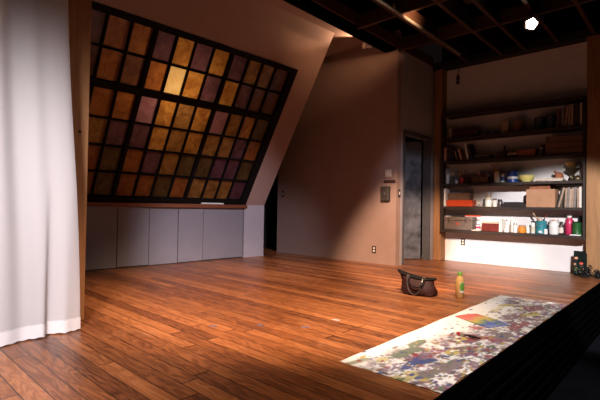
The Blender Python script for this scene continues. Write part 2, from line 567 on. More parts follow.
# roof timbers
def timber(name, x0, x1, y0, y1, z0, z1, m, lab):
    return struct(MB().box(x0, x1, y0, y1, z0, z1, .006).build(name, m), lab, 'beam')
timber('roof_beam', -3.60, -3.40, -.5, 7.06, 3.375, 3.545, M['beam'], 'long roof beam running above the grey door')
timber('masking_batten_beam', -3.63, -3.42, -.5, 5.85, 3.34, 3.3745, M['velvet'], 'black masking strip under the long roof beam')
timber('roof_beam', -3.41, -.6, 7.05, 7.24, 3.312, 3.44, M['black'], 'blackened beam along the top of the shelf wall')
for x, lab in ((-2.765, 'ceiling joist with a steel pipe under it'), (-2.235, 'second ceiling joist from the steel pipe'),
               (-1.90, 'ceiling joist left of the lit stage lamp'), (-1.46, 'ceiling joist right of the lit stage lamp'), (-1.02, 'ceiling joist over the stage edge')):
    timber('ceiling_joist', x - .05, x, 1.0, 7.05, 3.32, 3.53, M['joist'], lab)
timber('ceiling_joist', -3.40, -.6, 5.84, 5.89, 3.315, 3.50, M['joistx'], 'cross joist nearest the shelf wall')
timber('ceiling_joist', -3.40, -.6, 4.74, 4.79, 3.315, 3.50, M['joistx'], 'cross joist nearer the audience')
b = MB()
for i in range(4):
    b.box(-2.19 , -1.95, 4.82 + i * .17, 4.97 + i * .17, 3.535, 3.56)
struct(b.build('ceiling_boards', M['joistx']), 'short brown boards resting on the joists', 'ceiling')
b = MB().box(-7.0, 1.0, -1.6, 7.6, 4.3, 4.35)
b.box(-3.4, 1.0, 7.4, 7.5, 3.0, 4.3)
struct(b.build('ceiling', M['velvet']), 'black void above the joists', 'ceiling')
b = MB().box(-4.20, -3.60, -.5, 5.86, 3.57, 3.60).box(-5.2, -4.20, 5.22, 5.86, 3.57, 3.60)
struct(b.build('ceiling_strip', M['wall']), 'strip of plaster ceiling above the sloping wall', 'ceiling')

# ------------------------------------------------------------------ curtain
def curtain():
    root = thing('curtain', 'floor-length sheer white curtain with a wide hem', 'curtain', (-3.15, .9, 0))
    ny, nz = 150, 60
    def edge(z):
        return 1.170 - .058 * z + .012 * math.sin(2.1 * z + .6)
    def P(t, z):
        y1 = edge(z)
        y0 = -.15
        y = y0 + (y1 - y0) * t
        a = (1 - t) * 13
        f = .045 * math.sin(a * 1.35 + .8) + .016 * math.sin(a * 3.1 + .35 * z) + .003 * math.sin(a * 6.1 + 1.3)
        f *= .42 + .35 * min(1, z / 2.5)
        # the deep fold that opens toward the hem
        q = max(0.0, 1 - z / 1.05)
        yf = .955 + .0 * z
        f += .06 * q * (1 / (1 + math.exp(-(yf - y) / .006)) - .5)
        f += .03 * q * math.exp(-((y - yf - .10) / .05) ** 2)
        x = f
        return x, y - .9, z
    b = MB()
    z0, z1, zh = .008, 3.6, .088
    zs = [zh + (z1 - zh) * (j / nz) ** 1.25 for j in range(nz + 1)]
    vs = [P(i / ny, z) for z in zs for i in range(ny + 1)]
    fs = [[j * (ny + 1) + i, j * (ny + 1) + i + 1, (j + 1) * (ny + 1) + i + 1, (j + 1) * (ny + 1) + i] for j in range(nz) for i in range(ny)]
    b.add(vs, fs, 0, True)
    b.build('drape', M['voile'], root)
    b = MB()
    for off in (.006, -.004):
        vs = []
        for j in range(5):
            z = z0 + (zh + .004 - z0) * j / 4
            for i in range(ny + 1):
                x, y, zz = P(i / ny, max(z, zh))
                x, y, _ = P(i / ny, z)
                vs.append((x + off, y, zz if False else z + .0025 * math.sin(i * .9)))
        fs = [[j * (ny + 1) + i, j * (ny + 1) + i + 1, (j + 1) * (ny + 1) + i + 1, (j + 1) * (ny + 1) + i] for j in range(4) for i in range(ny)]
        b.add(vs, fs, 0, True)
    b.build('hem', M['hem'], root)
curtain()

# ------------------------------------------------------------------ wall fittings
def outlet(lab, loc, rot, cat='outlet', switch=False):
    r = thing('light_switch' if switch else 'power_outlet', lab, cat, loc, rot)
    MB().box(-.036, .036, -.007, 0, -.058, .058, .003).build('cover_plate', M['plate'], r)
    if switch:
        MB().box(-.009, .009, -.016, -.006, -.004, .026, .002).build('toggle', M['ivory'], r)
        MB().box(-.009, .009, -.010, -.006, -.026, -.004, .002).build('toggle_slot', M['ivory'], r)
    else:
        for z in (.023, -.023):
            MB().lathe([(.0, 0), (.0165, 0), (.0165, .004), (.0, .004)], 18, T=Matrix.Translation((0, -.006, z)) @ Matrix.Rotation(PI / 2, 4, 'X')).build('socket', M['ivory'], r)
    return r
outlet('dark switch plate on the plaster wall beside the black recess', (-5.876, 5.86, 1.13), (0, 0, 0), 'light switch', True)
outlet('dark power outlet low on the plaster wall left of the door', (-3.796, 5.86, .223), (0, 0, 0))
outlet('dark power outlet on the bright wall below the shelves', (-2.926, 7.25, .335), (0, 0, 0))
outlet('dark switch on the pale strip beside the door frame', (XD, 5.945, 1.12), (0, 0, PI / 2), 'light switch', True)
r = thing('mounted_thermostat', 'small square white plate on the plaster wall, above the dark strip', 'thermostat', (-3.548, 5.86, 1.435))
MB().box(-.055, .055, -.022, 0, -.06, .06, .006).build('cover', M['whiteplate'], r)
MB().box(-.022, .022, -.030, -.02, -.025, .025, .003).build('dial_plate', M['ivory'], r)
r = thing('coat_rail', 'narrow dark strip with small pegs on the plaster wall', 'rail', (-3.515, 5.86, 1.305))
MB().box(-.105, .09, -.02, 0, -.02, .02, .004).build('backboard', M['darkred'], r)
for i in range(4):
    MB().lathe([(.0, 0), (.008, 0), (.006, .012), (.010, .02), (.0, .022)], 12, T=Matrix.Translation((-.075 + i * .045, -.02, 0)) @ Matrix.Rotation(PI / 2, 4, 'X')).build('peg', M['boxmetal'], r)
r = thing('mounted_intercom', 'grey metal wall box with a hinged cover, under the dark strip', 'intercom', (-3.585, 5.86, 1.11))
MB().box(-.075, .075, -.05, 0, -.115, .115, .006).build('housing', M['plate'], r)
MB().box(-.06, .06, -.062, -.048, -.10, .105, .006).build('cover', M['boxmetal'], r)
MB().box(-.008, .008, -.07, -.06, -.02, .02, .003).build('latch', M['steel'], r)

# white strip left on the sill
s_mid = -.68
o = MB().box(-.21, .21, -.03, .03, 0, .022, .003).build('paint_stirrer', M['white'])
p = TK @ Vector((s_mid, .015, .906))
o.location = p; o.rotation_euler = (0, 0, math.atan2(D.y, D.x))
tag(o, 'flat white strip left lying on the wooden window ledge', 'strip')

# ------------------------------------------------------------------ stage lamps, pipe, hook
o = MB().tube([(-2.70, 1.6, 3.285), (-2.70, 6.50, 3.285)], .021, 12).build('steel_pipe', M['steel'])
tag(o, 'bare steel pipe slung under the lit ceiling joist', 'pipe')
pr = thing('stage_lamp', 'glowing stage lamp hung among the ceiling joists', 'lamp', (-1.465, 5.62, 3.125))
aim = Matrix.Translation((0, 0, 0)) @ Vector((1.2, -5.6, -2.2)).to_track_quat('Z', 'Y').to_matrix().to_4x4()
MB().lathe([(.05, -.20), (.075, -.17), (.08, .0), (.088, .0), (.088, .03), (.078, .03), (.078, .012), (.0, .012)], 22, T=aim, cap=True).build('housing', M['black'], pr)
MB().lathe([(.0, .022), (.045, .020), (.068, .014), (.068, .011), (.0, .011)], 5, T=aim).build('lens', M['lens'], pr)
MB().tube([(.0, 0, .09), (-.01, .02, .16), (-.01, .03, .23)], .01, 8).build('bracket', M['black'], pr)
r = thing('clip_lamp', 'small white lamp tucked up behind the long roof beam', 'lamp', (-3.82, 5.60, 3.445), (0, 0, 0))
aim2 = Vector((-.28, -.5, .06)).to_track_quat('Z', 'Y').to_matrix().to_4x4()
MB().lathe([(.02, -.09), (.03, -.08), (.035, -.03), (.07, .04), (.067, .04), (.03, -.02), (.0, -.02)], 20, T=aim2).build('lamp_shade', M['shadewhite'], r)
MB().tube([(0.01, .02, .02), (.0, .03, .09)], .008, 8).build('bracket', M['black'], r)
r = thing('hanging_socket', 'dark bare lamp socket on a short cord above the shelves', 'lamp socket', (-2.937, 7.0, 3.03))
MB().tube([(0, .06, .30), (.004, .03, .2), (0, 0, .10)], .006, 8).build('cord', M['capblack'], r)
MB().lathe([(.0, .10), (.02, .095), (.024, .05), (.030, .045), (.030, .02), (.0, .02)], 16).build('socket', M['plate'], r)
MB().lathe([(.016, .02), (.034, -.015), (.036, -.035), (.022, -.055), (.0, -.06)], 16).build('bulb', M['dkjar'], r)

# ------------------------------------------------------------------ painted canvas on the floor
def canvas():
    L_, W_ = 2.70, .60
    ny, nx = 470, 108
    H_ = np.ones((ny + 1, nx + 1, 3)) * np.array((.80, .75, .70))
    yy, xx = np.meshgrid(np.linspace(0, L_, ny + 1), np.linspace(0, W_, nx + 1), indexing='ij')
    def sm(n_):                                  # smooth random field
        g = rng.random((int(L_ * n_) + 3, int(W_ * n_) + 3))
        a = yy * n_; c = xx * n_
        i = a.astype(int); j = c.astype(int); fa = a - i; fc = c - j
        fa = fa * fa * (3 - 2 * fa); fc = fc * fc * (3 - 2 * fc)
        return (g[i, j] * (1 - fa) * (1 - fc) + g[i + 1, j] * fa * (1 - fc) + g[i, j + 1] * (1 - fa) * fc + g[i + 1, j + 1] * fa * fc)
    def fbm(n_): return (sm(n_) + .5 * sm(n_ * 2.1) + .3 * sm(n_ * 4.3) + .2 * sm(n_ * 9)) / 2.0
    def blend(mask, c, k=1.0):
        m = (np.clip(mask, 0, 1) * k)[..., None]
        H_[:] = H_ * (1 - m) + np.array(c) * m
    def blot(y, x, ry, rx, c, rot=0, k=.95, rough=.5):
        dy, dx = yy - y, xx - x
        ca, sa = math.cos(rot), math.sin(rot)
        u = (dy * ca + dx * sa) / ry; v = (-dy * sa + dx * ca) / rx
        d = np.sqrt(u * u + v * v) + (fbm(14) - .5) * rough * 2.4
        blend((1.0 - d) * 6, c, k)
    # density: most paint along the stage-edge side, a clean strip along the far side
    dens = np.clip((xx - .16 + .10 * np.sin(yy * 2.2 + 1.0)) / .20, 0, 1)
    dens = np.maximum(dens, np.clip((yy - 2.2) / .3, 0, 1) * np.clip((xx - .06) / .1, 0, 1))
    greys = [(.30, .21, .22), (.36, .24, .26), (.20, .15, .15), (.42, .29, .31), (.26, .18, .15)]
    for c in greys:
        blend((fbm(8) + .28 * dens - .71) * 10 * dens, c, .8)
    for c, t in (((.40, .07, .10), .79), ((.60, .42, .12), .85), ((.34, .05, .05), .82), ((.50, .18, .24), .76), ((.78, .72, .68), .71), ((.14, .10, .11), .83), ((.52, .36, .14), .86), ((.78, .73, .70), .72), ((.30, .16, .22), .79)):
        blend((fbm(17) + .25 * dens - t) * 12 * dens, c, .85)
    # recognisable blots: (along the canvas from its near end, across from the far edge)
    for q in ((.42, .20, .17, .045, (.22, .25, .17), .2), (.62, .16, .12, .035, (.25, .28, .18), .0), (.34, .35, .10, .040, (.07, .10, .26), .3),
              (.24, .31, .14, .028, (.10, .12, .30), -.1), (.06, .07, .10, .03, (.42, .40, .28), .2), (.18, .16, .07, .03, (.62, .52, .26), 0),
              (.16, .44, .17, .05, (.27, .21, .18), .3), (.05, .38, .13, .05, (.62, .50, .22), .1), (.40, .48, .15, .05, (.33, .24, .23), 0),
              (.75, .44, .13, .06, (.30, .20, .18), .4), (.62, .40, .07, .04, (.66, .50, .16), 0), (1.02, .40, .15, .05, (.42, .08, .08), .5),
              (.92, .33, .09, .04, (.60, .45, .13), .1), (1.28, .30, .07, .04, (.60, .20, .20), .2), (1.55, .50, .22, .05, (.45, .14, .18), 0),
              (1.20, .50, .12, .05, (.34, .25, .24), 0), (1.85, .38, .18, .06, (.38, .24, .26), .2), (2.05, .46, .10, .05, (.68, .56, .16), .2),
              (2.28, .42, .16, .07, (.40, .15, .19), .2), (2.25, .20, .13, .045, (.64, .47, .16), .3), (2.42, .16, .11, .05, (.30, .24, .38), 0),
              (2.50, .50, .10, .05, (.35, .26, .25), 0), (2.0, .20, .20, .03, (.74, .64, .40), 0), (2.45, .33, .12, .05, (.72, .66, .64), 0)):
        blot(*q[:5], rot=q[5])
    # drips and flecks
    pal = [(.40, .07, .07), (.10, .12, .28), (.60, .42, .08), (.16, .13, .12), (.28, .20, .20), (.18, .24, .14), (.80, .76, .72)]
    for _ in range(2300):
        y, x = rng.random() * L_, rng.random() ** .8 * W_
        if rng.random() > .22 + .78 * min(1, max(0, (x - .1) / .3)): continue
        r = .003 + .010 * rng.random() ** 3
        i0, i1 = int((y - 3 * r) / L_ * ny), int((y + 3 * r) / L_ * ny) + 2
        j0, j1 = int((x - r) / W_ * nx), int((x + r) / W_ * nx) + 2
        i0, j0 = max(i0, 0), max(j0, 0)
        sy, sx = yy[i0:i1, j0:j1], xx[i0:i1, j0:j1]
        m = (((sy - y) / (r * (1 + 2 * rng.random()))) ** 2 + ((sx - x) / r) ** 2 < 1)[..., None] * .85
        H_[i0:i1, j0:j1] = H_[i0:i1, j0:j1] * (1 - m) + np.array(pal[int(rng.integers(len(pal)))]) * m
    for (y, x) in ((2.15, .07), (2.22, .10), (2.30, .09), (2.36, .13), (2.26, .14), (2.42, .10)):
        blot(y, x, .045, .018, (.86, .85, .86), rng.random(), 1, .3)
    dk = np.clip((H_.mean(-1, keepdims=True) - .30) / .42, 0, 1)
    H_[:] = H_ * (.68 + .32 * dk)
    fr = .0025 * np.sin(yy * 11) * np.clip(1 - xx / .05, 0, 1)
    z = .004 + .003 * sm(3) + .0015 * sm(9)
    X = xx - fr + .004 * np.sin(yy * 19) * (xx > W_ - .02)
    vs = np.stack([X, yy, z], -1).reshape(-1, 3)
    me_b = MB()
    nn = nx + 1
    fs = [[i * nn + j, i * nn + j + 1, (i + 1) * nn + j + 1, (i + 1) * nn + j] for i in range(ny) for j in range(nx)]
    me_b.add(vs.tolist(), fs, 0, True)
    m, nt, b_ = new_mat('painted_canvas')
    at = N(nt, 'ShaderNodeVertexColor', layer_name='paint')
    nt.links.new(at.outputs['Color'], b_.inputs['Base Color'])
    tc = N(nt, 'ShaderNodeTexCoord')
    n_ = noise(nt, 90, 3, tc.outputs['Object'])
    bp = N(nt, 'ShaderNodeBump'); bp.inputs['Strength'].default_value = .3; bp.inputs['Distance'].default_value = .003
    nt.links.new(n_.outputs['Fac'], bp.inputs['Height']); nt.links.new(bp.outputs['Normal'], b_.inputs['Normal'])
    b_.inputs['Roughness'].default_value = .6
    o = me_b.build('painted_canvas', m, loc=(-1.497, 1.975, 0))
    ca = o.data.color_attributes.new('paint', 'FLOAT_COLOR', 'POINT')
    flat = np.concatenate([H_.reshape(-1, 3), np.ones((H_.shape[0] * H_.shape[1], 1))], 1).astype(np.float32)
    ca.data.foreach_set('color', flat.ravel())
    sd = o.modifiers.new('thickness', 'SOLIDIFY'); sd.thickness = .003; sd.offset = -1
    tag(o, 'long paint-splattered white canvas lying along the stage edge', 'canvas')
canvas()

# painted scrap on the canvas
def scrap():
    poly = [(-1.455, 3.455), (-1.40, 3.60), (-1.355, 3.665), (-1.20, 3.60), (-1.05, 3.50), (-1.095, 3.40), (-1.135, 3.30), (-1.22, 3.33)]
    m, nt, b = new_mat('scrap_paint')
    tc = N(nt, 'ShaderNodeTexCoord')
    n1 = noise(nt, 9, 5, tc.outputs['Object'], .6, 1.0)
    sp = N(nt, 'ShaderNodeSeparateXYZ'); nt.links.new(tc.outputs['Object'], sp.inputs[0])
    def mm(op, a, bb):
        n = N(nt, 'ShaderNodeMath', operation=op)
        for i, v in enumerate((a, bb)):
            if isinstance(v, (int, float)): n.inputs[i].default_value = v
            else: nt.links.new(v, n.inputs[i])
        return n.outputs[0]
    t = mm('ADD', mm('ADD', mm('MULTIPLY', sp.outputs['X'], 2.0), mm('MULTIPLY', n1.outputs['Fac'], 1.15)), mm('ADD', mm('MULTIPLY', sp.outputs['Y'], -.9), -.22))
    r = ramp(nt, t, [(.0, (.55, .22, .10)), (.22, (.62, .12, .09)), (.42, (.60, .20, .16)), (.55, (.55, .42, .08)), (.70, (.20, .26, .14)), (.82, (.06, .10, .36)), (1.0, (.25, .28, .50))])
    nt.links.new(r.outputs['Color'], b.inputs['Base Color'])
    b.inputs['Roughness'].default_value = .5
    ox, oy = -1.455, 3.30
    o = MB().prism([(x - ox, y - oy) for x, y in poly], 0, .004).build('palette_sheet', m, loc=(ox, oy, .0095))
    tag(o, 'red, yellow and blue smeared paper lying on the canvas', 'palette paper')
scrap()

# ------------------------------------------------------------------ brushes
def brush(lab, base, tip, grp=None, s=1.0, handle='brushwood', cat='paintbrush'):
    """handle end at base, bristles at tip"""
    base, tip = Vector(base), Vector(tip)
    r = thing('paintbrush', lab, cat, base, (tip - base).to_track_quat('Z', 'Y').to_euler(), grp)
    L_ = (tip - base).length
    MB().tube([(0, 0, 0), (0, 0, L_ * .35), (0, 0, L_ * .68)], lambda t: (.0035 + .004 * math.sin(PI * min(1, t * 1.1))) * s, 8).build('handle', M[handle], r)
    MB().lathe([(.006 * s, L_ * .67), (.0075 * s, L_ * .72), (.0075 * s, L_ * .82)], 10).build('ferrule', M['steel'], r)
    MB().lathe([(.007 * s, L_ * .815), (.010 * s, L_ * .90), (.004 * s, L_)], 10).build('bristles', M['bristle' if handle != 'brushblack' else 'red'], r)
    return r
brush('thick black paintbrush lying on the painted canvas', (-1.062, 2.945, .022), (-1.232, 2.955, .022), s=1.3, handle='brushblack')

# ------------------------------------------------------------------ handbag
def handbag():
    r = thing('handbag', 'dark oxblood leather handbag slumped open on the stage floor', 'handbag', (-2.105, 4.10, 0), (0, 0, math.radians(14)))
    def ring(z, a, bb, dx=0, dz=0, e=2.6, tilt=0, sag=0):
        out = []
        for i in range(40):
            t = 2 * PI * i / 40
            c, s = math.cos(t), math.sin(t)
            x = a * math.copysign(abs(c) ** (2 / e), c); y = bb * math.copysign(abs(s) ** (2 / e), s)
            w = 1 + .035 * math.sin(5 * t + z * 40) + .02 * math.sin(9 * t + z * 25)
            out.append((x * w + dx, y * w, z + tilt * x + sag * (x / a) ** 2 + dz))
        return out
    rings = [ring(.0, .155, .075), ring(.012, .172, .09), ring(.05, .178, .096, .0), ring(.09, .168, .088, -.004), ring(.125, .160, .07, -.012, tilt=-.05),
             ring(.150, .168, .055, -.022, tilt=-.12, sag=.014), ring(.172, .186, .046, -.03, tilt=-.16, sag=.024)]
    vs = [p for q in rings for p in q]
    fs = [[k * 40 + i, k * 40 + (i + 1) % 40, (k + 1) * 40 + (i + 1) % 40, (k + 1) * 40 + i] for k in range(len(rings) - 1) for i in range(40)]
    fs.append(list(range(40))[::-1])
    MB().add(vs, fs, 0, True).build('body', M['leather'], r)
    top = ring(.176, .190, .050, -.03, tilt=-.16, sag=.026)
    MB().tube(top, .011, 8, closed=True).build('rim', M['bagrim'], r)
    inn = [ring(.172, .184, .044, -.03, tilt=-.16, sag=.024), ring(.15, .150, .034, -.025, tilt=-.12, sag=.014)]
    vs = [p for q in inn for p in q]
    fs = [[i, (i + 1) % 40, 40 + (i + 1) % 40, 40 + i] for i in range(40)] + [[40 + i for i in range(40)]]
    MB().add(vs, fs, 0, True).build('lining', M['lining'], r)
    def handle(sgn, x0, x1, drop, out, m):
        pts = []
        for i in range(25):
            t = i / 24
            x = (x0 + x1) / 2 - (x1 - x0) / 2 * math.cos(PI * t) * (1 + .12 * math.sin(PI * t))
            d = math.sin(PI * t)
            pts.append((x, sgn * (.052 + .056 * d ** .5 + out * d), .178 - drop * d ** .9 - .06 * (x + .03)))
        MB().tube(pts, .0062, 8).build('handle', m, r)
    handle(-1, -.105, .045, .160, .006, M['strap'])
    handle(-1, -.085, .065, .085, .016, M['bagrim'])
    for x in (-.10, .06):
        MB().tube([(x + .013 * math.cos(2 * PI * i / 16), -.058, .180 - .06 * x + .013 * math.sin(2 * PI * i / 16)) for i in range(16)], .0035, 6, closed=True).build('ring', M['steel'], r)
handbag()

# ------------------------------------------------------------------ juice bottle
def juice():
    r = thing('juice_bottle', 'bottle of yellow juice with a green cap standing on the stage floor', 'bottle', (-1.745, 4.255, 0), (0, 0, math.radians(25)))
    r.scale = (1.15, 1.15, 1.09)
    prof = [(.0, .0), (.031, .0), (.036, .006), (.0365, .085), (.0375, .10), (.0365, .115), (.036, .150), (.030, .180), (.019, .200), (.0175, .210), (.0, .211)]
    MB().lathe(prof, 28, cap=False).build('body', M['juice'], r)
    MB().lathe([(.0195, .205), (.0205, .207), (.0205, .232), (.019, .235), (.0, .235)], 24, cap=False).build('cap', M['capgreen'], r)
    b = MB()
    def patch(a0, a1, z0, z1, rr, mi, n=10, f=None):
        vs = []
        for j in range(9):
            z = z0 + (z1 - z0) * j / 8
            w = f(j / 8) if f else 1
            for i in range(n + 1):
                a = (a0 + a1) / 2 + (a1 - a0) / 2 * w * (2 * i / n - 1)
                vs.append((rr * math.cos(a), rr * math.sin(a), z))
        b.add(vs, [[j * (n + 1) + i, j * (n + 1) + i + 1, (j + 1) * (n + 1) + i + 1, (j + 1) * (n + 1) + i] for j in range(8) for i in range(n)], mi, True)
    A = -PI / 2 + .45
    patch(A - .5, A + .6, .052, .150, .0385, 0)
    patch(A - .5, A + .6, .072, .148, .0392, 1, f=lambda t: .55 + .45 * math.sin(PI * min(1, t * .8 + .15)))
    b.build('label', [M['paper'], M['leafgreen']], r)
juice()

# tape marks and flecks on the floor
for (x, y, a, lab, m) in ((-2.604, 1.894, .5, 'scrap of blue tape on the floor, nearest the curtain', 'tape'), (-2.386, 2.159, .1, 'scrap of blue tape on the floor, between two other tape scraps', 'tape'),
                          (-2.118, 2.362, .9, 'scrap of blue tape on the floor, nearest the canvas corner', 'tape'), (-2.081, 2.683, .3, 'white and blue scrap of tape on the open floor', 'scrapwhite')):
    o = MB().prism([(-.03, -.010), (.028, -.013), (.034, .006), (.01, .013), (-.026, .010)], 0, .0012).build('floor_tape', M[m], loc=(x, y, .0006), rot=(0, 0, a))
    tag(o, lab, 'tape', 'tape marks on the stage floor')

# ------------------------------------------------------------------ flower panel and dark plants by the right post
def flower_panel():
    r = thing('flower_panel', 'dark upright panel painted with orange flowers, leaning by the end post', 'painted panel', (-1.20, 7.0, 0), (math.radians(-6), 0, 0))
    MB().box(-.072, .085, -.012, .012, 0, .335, .003).build('board', M['dkgreen'], r)
    b = MB()
    def disc(x, z, rr, mi, sq=1, n=14):
        b.add([(x + rr * math.cos(2 * PI * i / n) * (1 + .18 * math.sin(5 * 2 * PI * i / n)), -.0135, z + sq * rr * math.sin(2 * PI * i / n) * (1 + .18 * math.sin(5 * 2 * PI * i / n))) for i in range(n)], [list(range(n))], mi)
    disc(-.040, .235, .022, 1, .8); disc(.022, .165, .024, 0, .75); disc(-.055, .150, .014, 1, .9); disc(.05, .09, .012, 1, 1)
    for (x0, z0, x1, z1) in ((-.02, .02, -.04, .22), (.0, .02, .022, .15), (-.03, .03, -.055, .14), (.02, .02, .05, .085)):
        for i in range(8):
            t = i / 7
            disc(x0 + (x1 - x0) * t + .006 * math.sin(6 * t), z0 + (z1 - z0) * t, .004, 2, 1.6, 8)
    for (x, z) in ((-.03, .10), (.0, .08), (-.05, .07), (.03, .12), (.01, .05)):
        disc(x, z, .014, 2, .6)
    b.build('painted_flowers', [M['petalred'], M['petalpink'], M['stem']], r)
flower_panel()
def plant(lab, loc, s, seed):
    rr = random.Random(seed)
    r = thing('dried_plant', lab, 'plant', loc, (0, 0, rr.random() * 6))
    bst, bl = MB(), MB()
    for i in range(22):
        a = rr.random() * 2 * PI; l = s * (.6 + .5 * rr.random()); h = s * (.3 + 1.5 * rr.random())
        tip = Vector((math.cos(a) * l * .8, math.sin(a) * l * .8, h))
        bst.tube([(0, 0, .004), tip * .5 + Vector((0, 0, .01)), tip], .002, 5)
        for k in range(5):
            c = tip * (.45 + .55 * k / 4)
            T = Matrix.Translation(c) @ Matrix.Rotation(rr.random() * 6.3, 4, 'Z') @ Matrix.Rotation(rr.uniform(-.9, .7), 4, 'Y')
            w = s * (.16 + .1 * rr.random()); L_ = s * (.35 + .2 * rr.random())
            bl.add([(0, 0, 0), (L_ * .35, w, .012), (L_, 0, -.004), (L_ * .35, -w, .012), (L_ * .45, 0, -.004)], [[0, 4, 1], [1, 4, 2], [2, 4, 3], [3, 4, 0]], 0, False, T)
    for v in range(len(bl.v)):
        x, y, z = bl.v[v]; bl.v[v] = (x, y, max(z, .003))
    bst.build('stems', M['leaf'], r); bl.build('leaves', M['leaf'], r)
plant('dark leafy plant at the foot of the painted flower panel', (-1.10, 6.82, 0), .085, 3)
plant('dark leafy plant at the foot of the end post', (-.968, 6.80, 0), .070, 8)

# ------------------------------------------------------------------ shelf unit
SY0, SY1 = 6.97, 7.245
SH = [.545, .935, 1.315, 1.70, 2.085, 2.487]
su = thing('shelf_unit', 'wide wall of dark wooden shelves crowded with studio clutter', 'shelves', (-2.15, SY1, .5))
def loc_box(x0, x1, y0, y1, z0, z1, bev=0):
    return MB().box(x0 + 2.15, x1 + 2.15, y0 - SY1, y1 - SY1, z0 - .5, z1 - .5, bev)
loc_box(-3.215, -3.165, SY0 + .0, SY1 - .19, .50, 2.487, .003).build('upright', M['shelf'], su)
loc_box(-1.165, -1.135, SY0 + .02, SY1, .50, 2.487, .003).build('upright', M['shelf'], su)
for z in SH:
    loc_box(-3.165, -1.165, SY0, SY1, z - .042, z, .003).build('shelf', M['shelf'], su)

YF = 7.04
def bx(name, lab, cat, x0, x1, z, h, m, y0=7.02, y1=7.2, rot=0, grp=None):
    o = MB().box(-(x1 - x0) / 2, (x1 - x0) / 2, -(y1 - y0) / 2, (y1 - y0) / 2, 0, h, .004).build(name, M[m], loc=((x0 + x1) / 2, (y0 + y1) / 2, z), rot=(0, 0, rot))
    return tag(o, lab, cat, grp)

def can(name, lab, cat, x, z, rad, h, m, y=7.08, lid=None, label=None, grp=None, open_top=True, n=24):
    r = thing(name, lab, cat, (x, y, z), (0, 0, 0), grp)
    if open_top:
        prof = [(.0, 0), (rad * .97, 0), (rad, .004), (rad * .985, .008), (rad * .985, h - .008), (rad * 1.02, h - .004), (rad * 1.02, h), (rad * .93, h), (rad * .93, h * .75), (.0, h * .75)]
    else:
        prof = [(.0, 0), (rad * .97, 0), (rad, .004), (rad, h * .86), (rad * .82, h * .94), (rad * .8, h), (.0, h)]
    MB().lathe(prof, n, cap=False).build('body', M[m], r)
    if lid:
        MB().lathe([(rad * .87, h - .012), (rad * .90, h - .010), (rad * .90, h + .010), (rad * .84, h + .013), (.0, h + .013)], n, cap=False).build('lid', M[lid], r)
    if label:
        MB().lathe([(rad * 1.008, h * .22), (rad * 1.012, h * .23), (rad * 1.012, h * .68), (rad * 1.008, h * .69)], n, cap=False).build('label', M[label], r)
    return r

def bottle(name, lab, cat, x, z, rad, h, m, cap='capblack', y=7.08, label=None, neck=.38, grp=None, shoulder=.66, n=20):
    r = thing(name, lab, cat, (x, y, z), (0, 0, 0), grp)
    prof = [(.0, 0), (rad * .9, 0), (rad, .006), (rad, h * shoulder), (rad * .8, h * (shoulder + .09)), (rad * neck, h * (shoulder + .17)), (rad * neck, h * .91), (.0, h * .91)]
    MB().lathe(prof, n, cap=False).build('body', M[m], r)
    MB().lathe([(rad * neck * 1.2, h * .87), (rad * neck * 1.25, h * .88), (rad * neck * 1.25, h * .99), (rad * neck * 1.1, h), (.0, h)], n, cap=False).build('cap', M[cap], r)
    if label:
        MB().lathe([(rad * 1.01, h * .14), (rad * 1.015, h * .15), (rad * 1.015, h * .55), (rad * 1.01, h * .56)], n, cap=False).build('label', M[label], r)
    return r

def book(lab, x, z, t, h, m, d=.17, lean=0.0, y0=7.01, grp=None, name='book', cat='book', z_off=0.0):
    """upright book, spine toward the room; lean > 0 tips its top to the right. x = left foot of the spine"""
    r = thing(name, lab, cat, (x, y0, z), (0, lean, 0), grp)
    if lean < 0: r.location.x = x + t
    a0, a1 = (0, t) if lean >= 0 else (-t, 0)
    if lean > 0:      # pivot on the right foot when leaning right
        r.location.x = x + t
        a0, a1 = -t, 0
    if lean < 0:
        r.location.x = x; a0, a1 = 0, t
    b = MB()
    c = min(.003, t * .2)
    b.box(a0, a0 + c, 0, d, 0, h).box(a1 - c, a1, 0, d, 0, h).box(a0, a1, -.002, c, 0, h, .001)
    b.build('cover', M[m], r)
    MB().box(a0 + c, a1 - c, c, d - .005, .003, h - .004).build('pages', M['paper'], r)
    return r

def sheet_stack(name, lab, cat, x0, x1, z, h, m, n=5, y0=6.99, y1=7.19, seed=1, m2=None):
    rr = random.Random(seed)
    b = MB()
    for i in range(n):
        dx, dy = rr.uniform(-.012, .012), rr.uniform(-.012, .012)
        T = Matrix.Translation(((x0 + x1) / 2 + dx, (y0 + y1) / 2 + dy, z)) @ Matrix.Rotation(rr.uniform(-.05, .05), 4, 'Z')
        b.box(-(x1 - x0) / 2 + .01, (x1 - x0) / 2 - .01, -(y1 - y0) / 2 + .01, (y1 - y0) / 2 - .01, h * i / n, h * (i + .92) / n, mi=i % 2 if m2 else 0, T=T)
    return tag(b.build(name, [M[m], M[m2]] if m2 else M[m]), lab, cat)

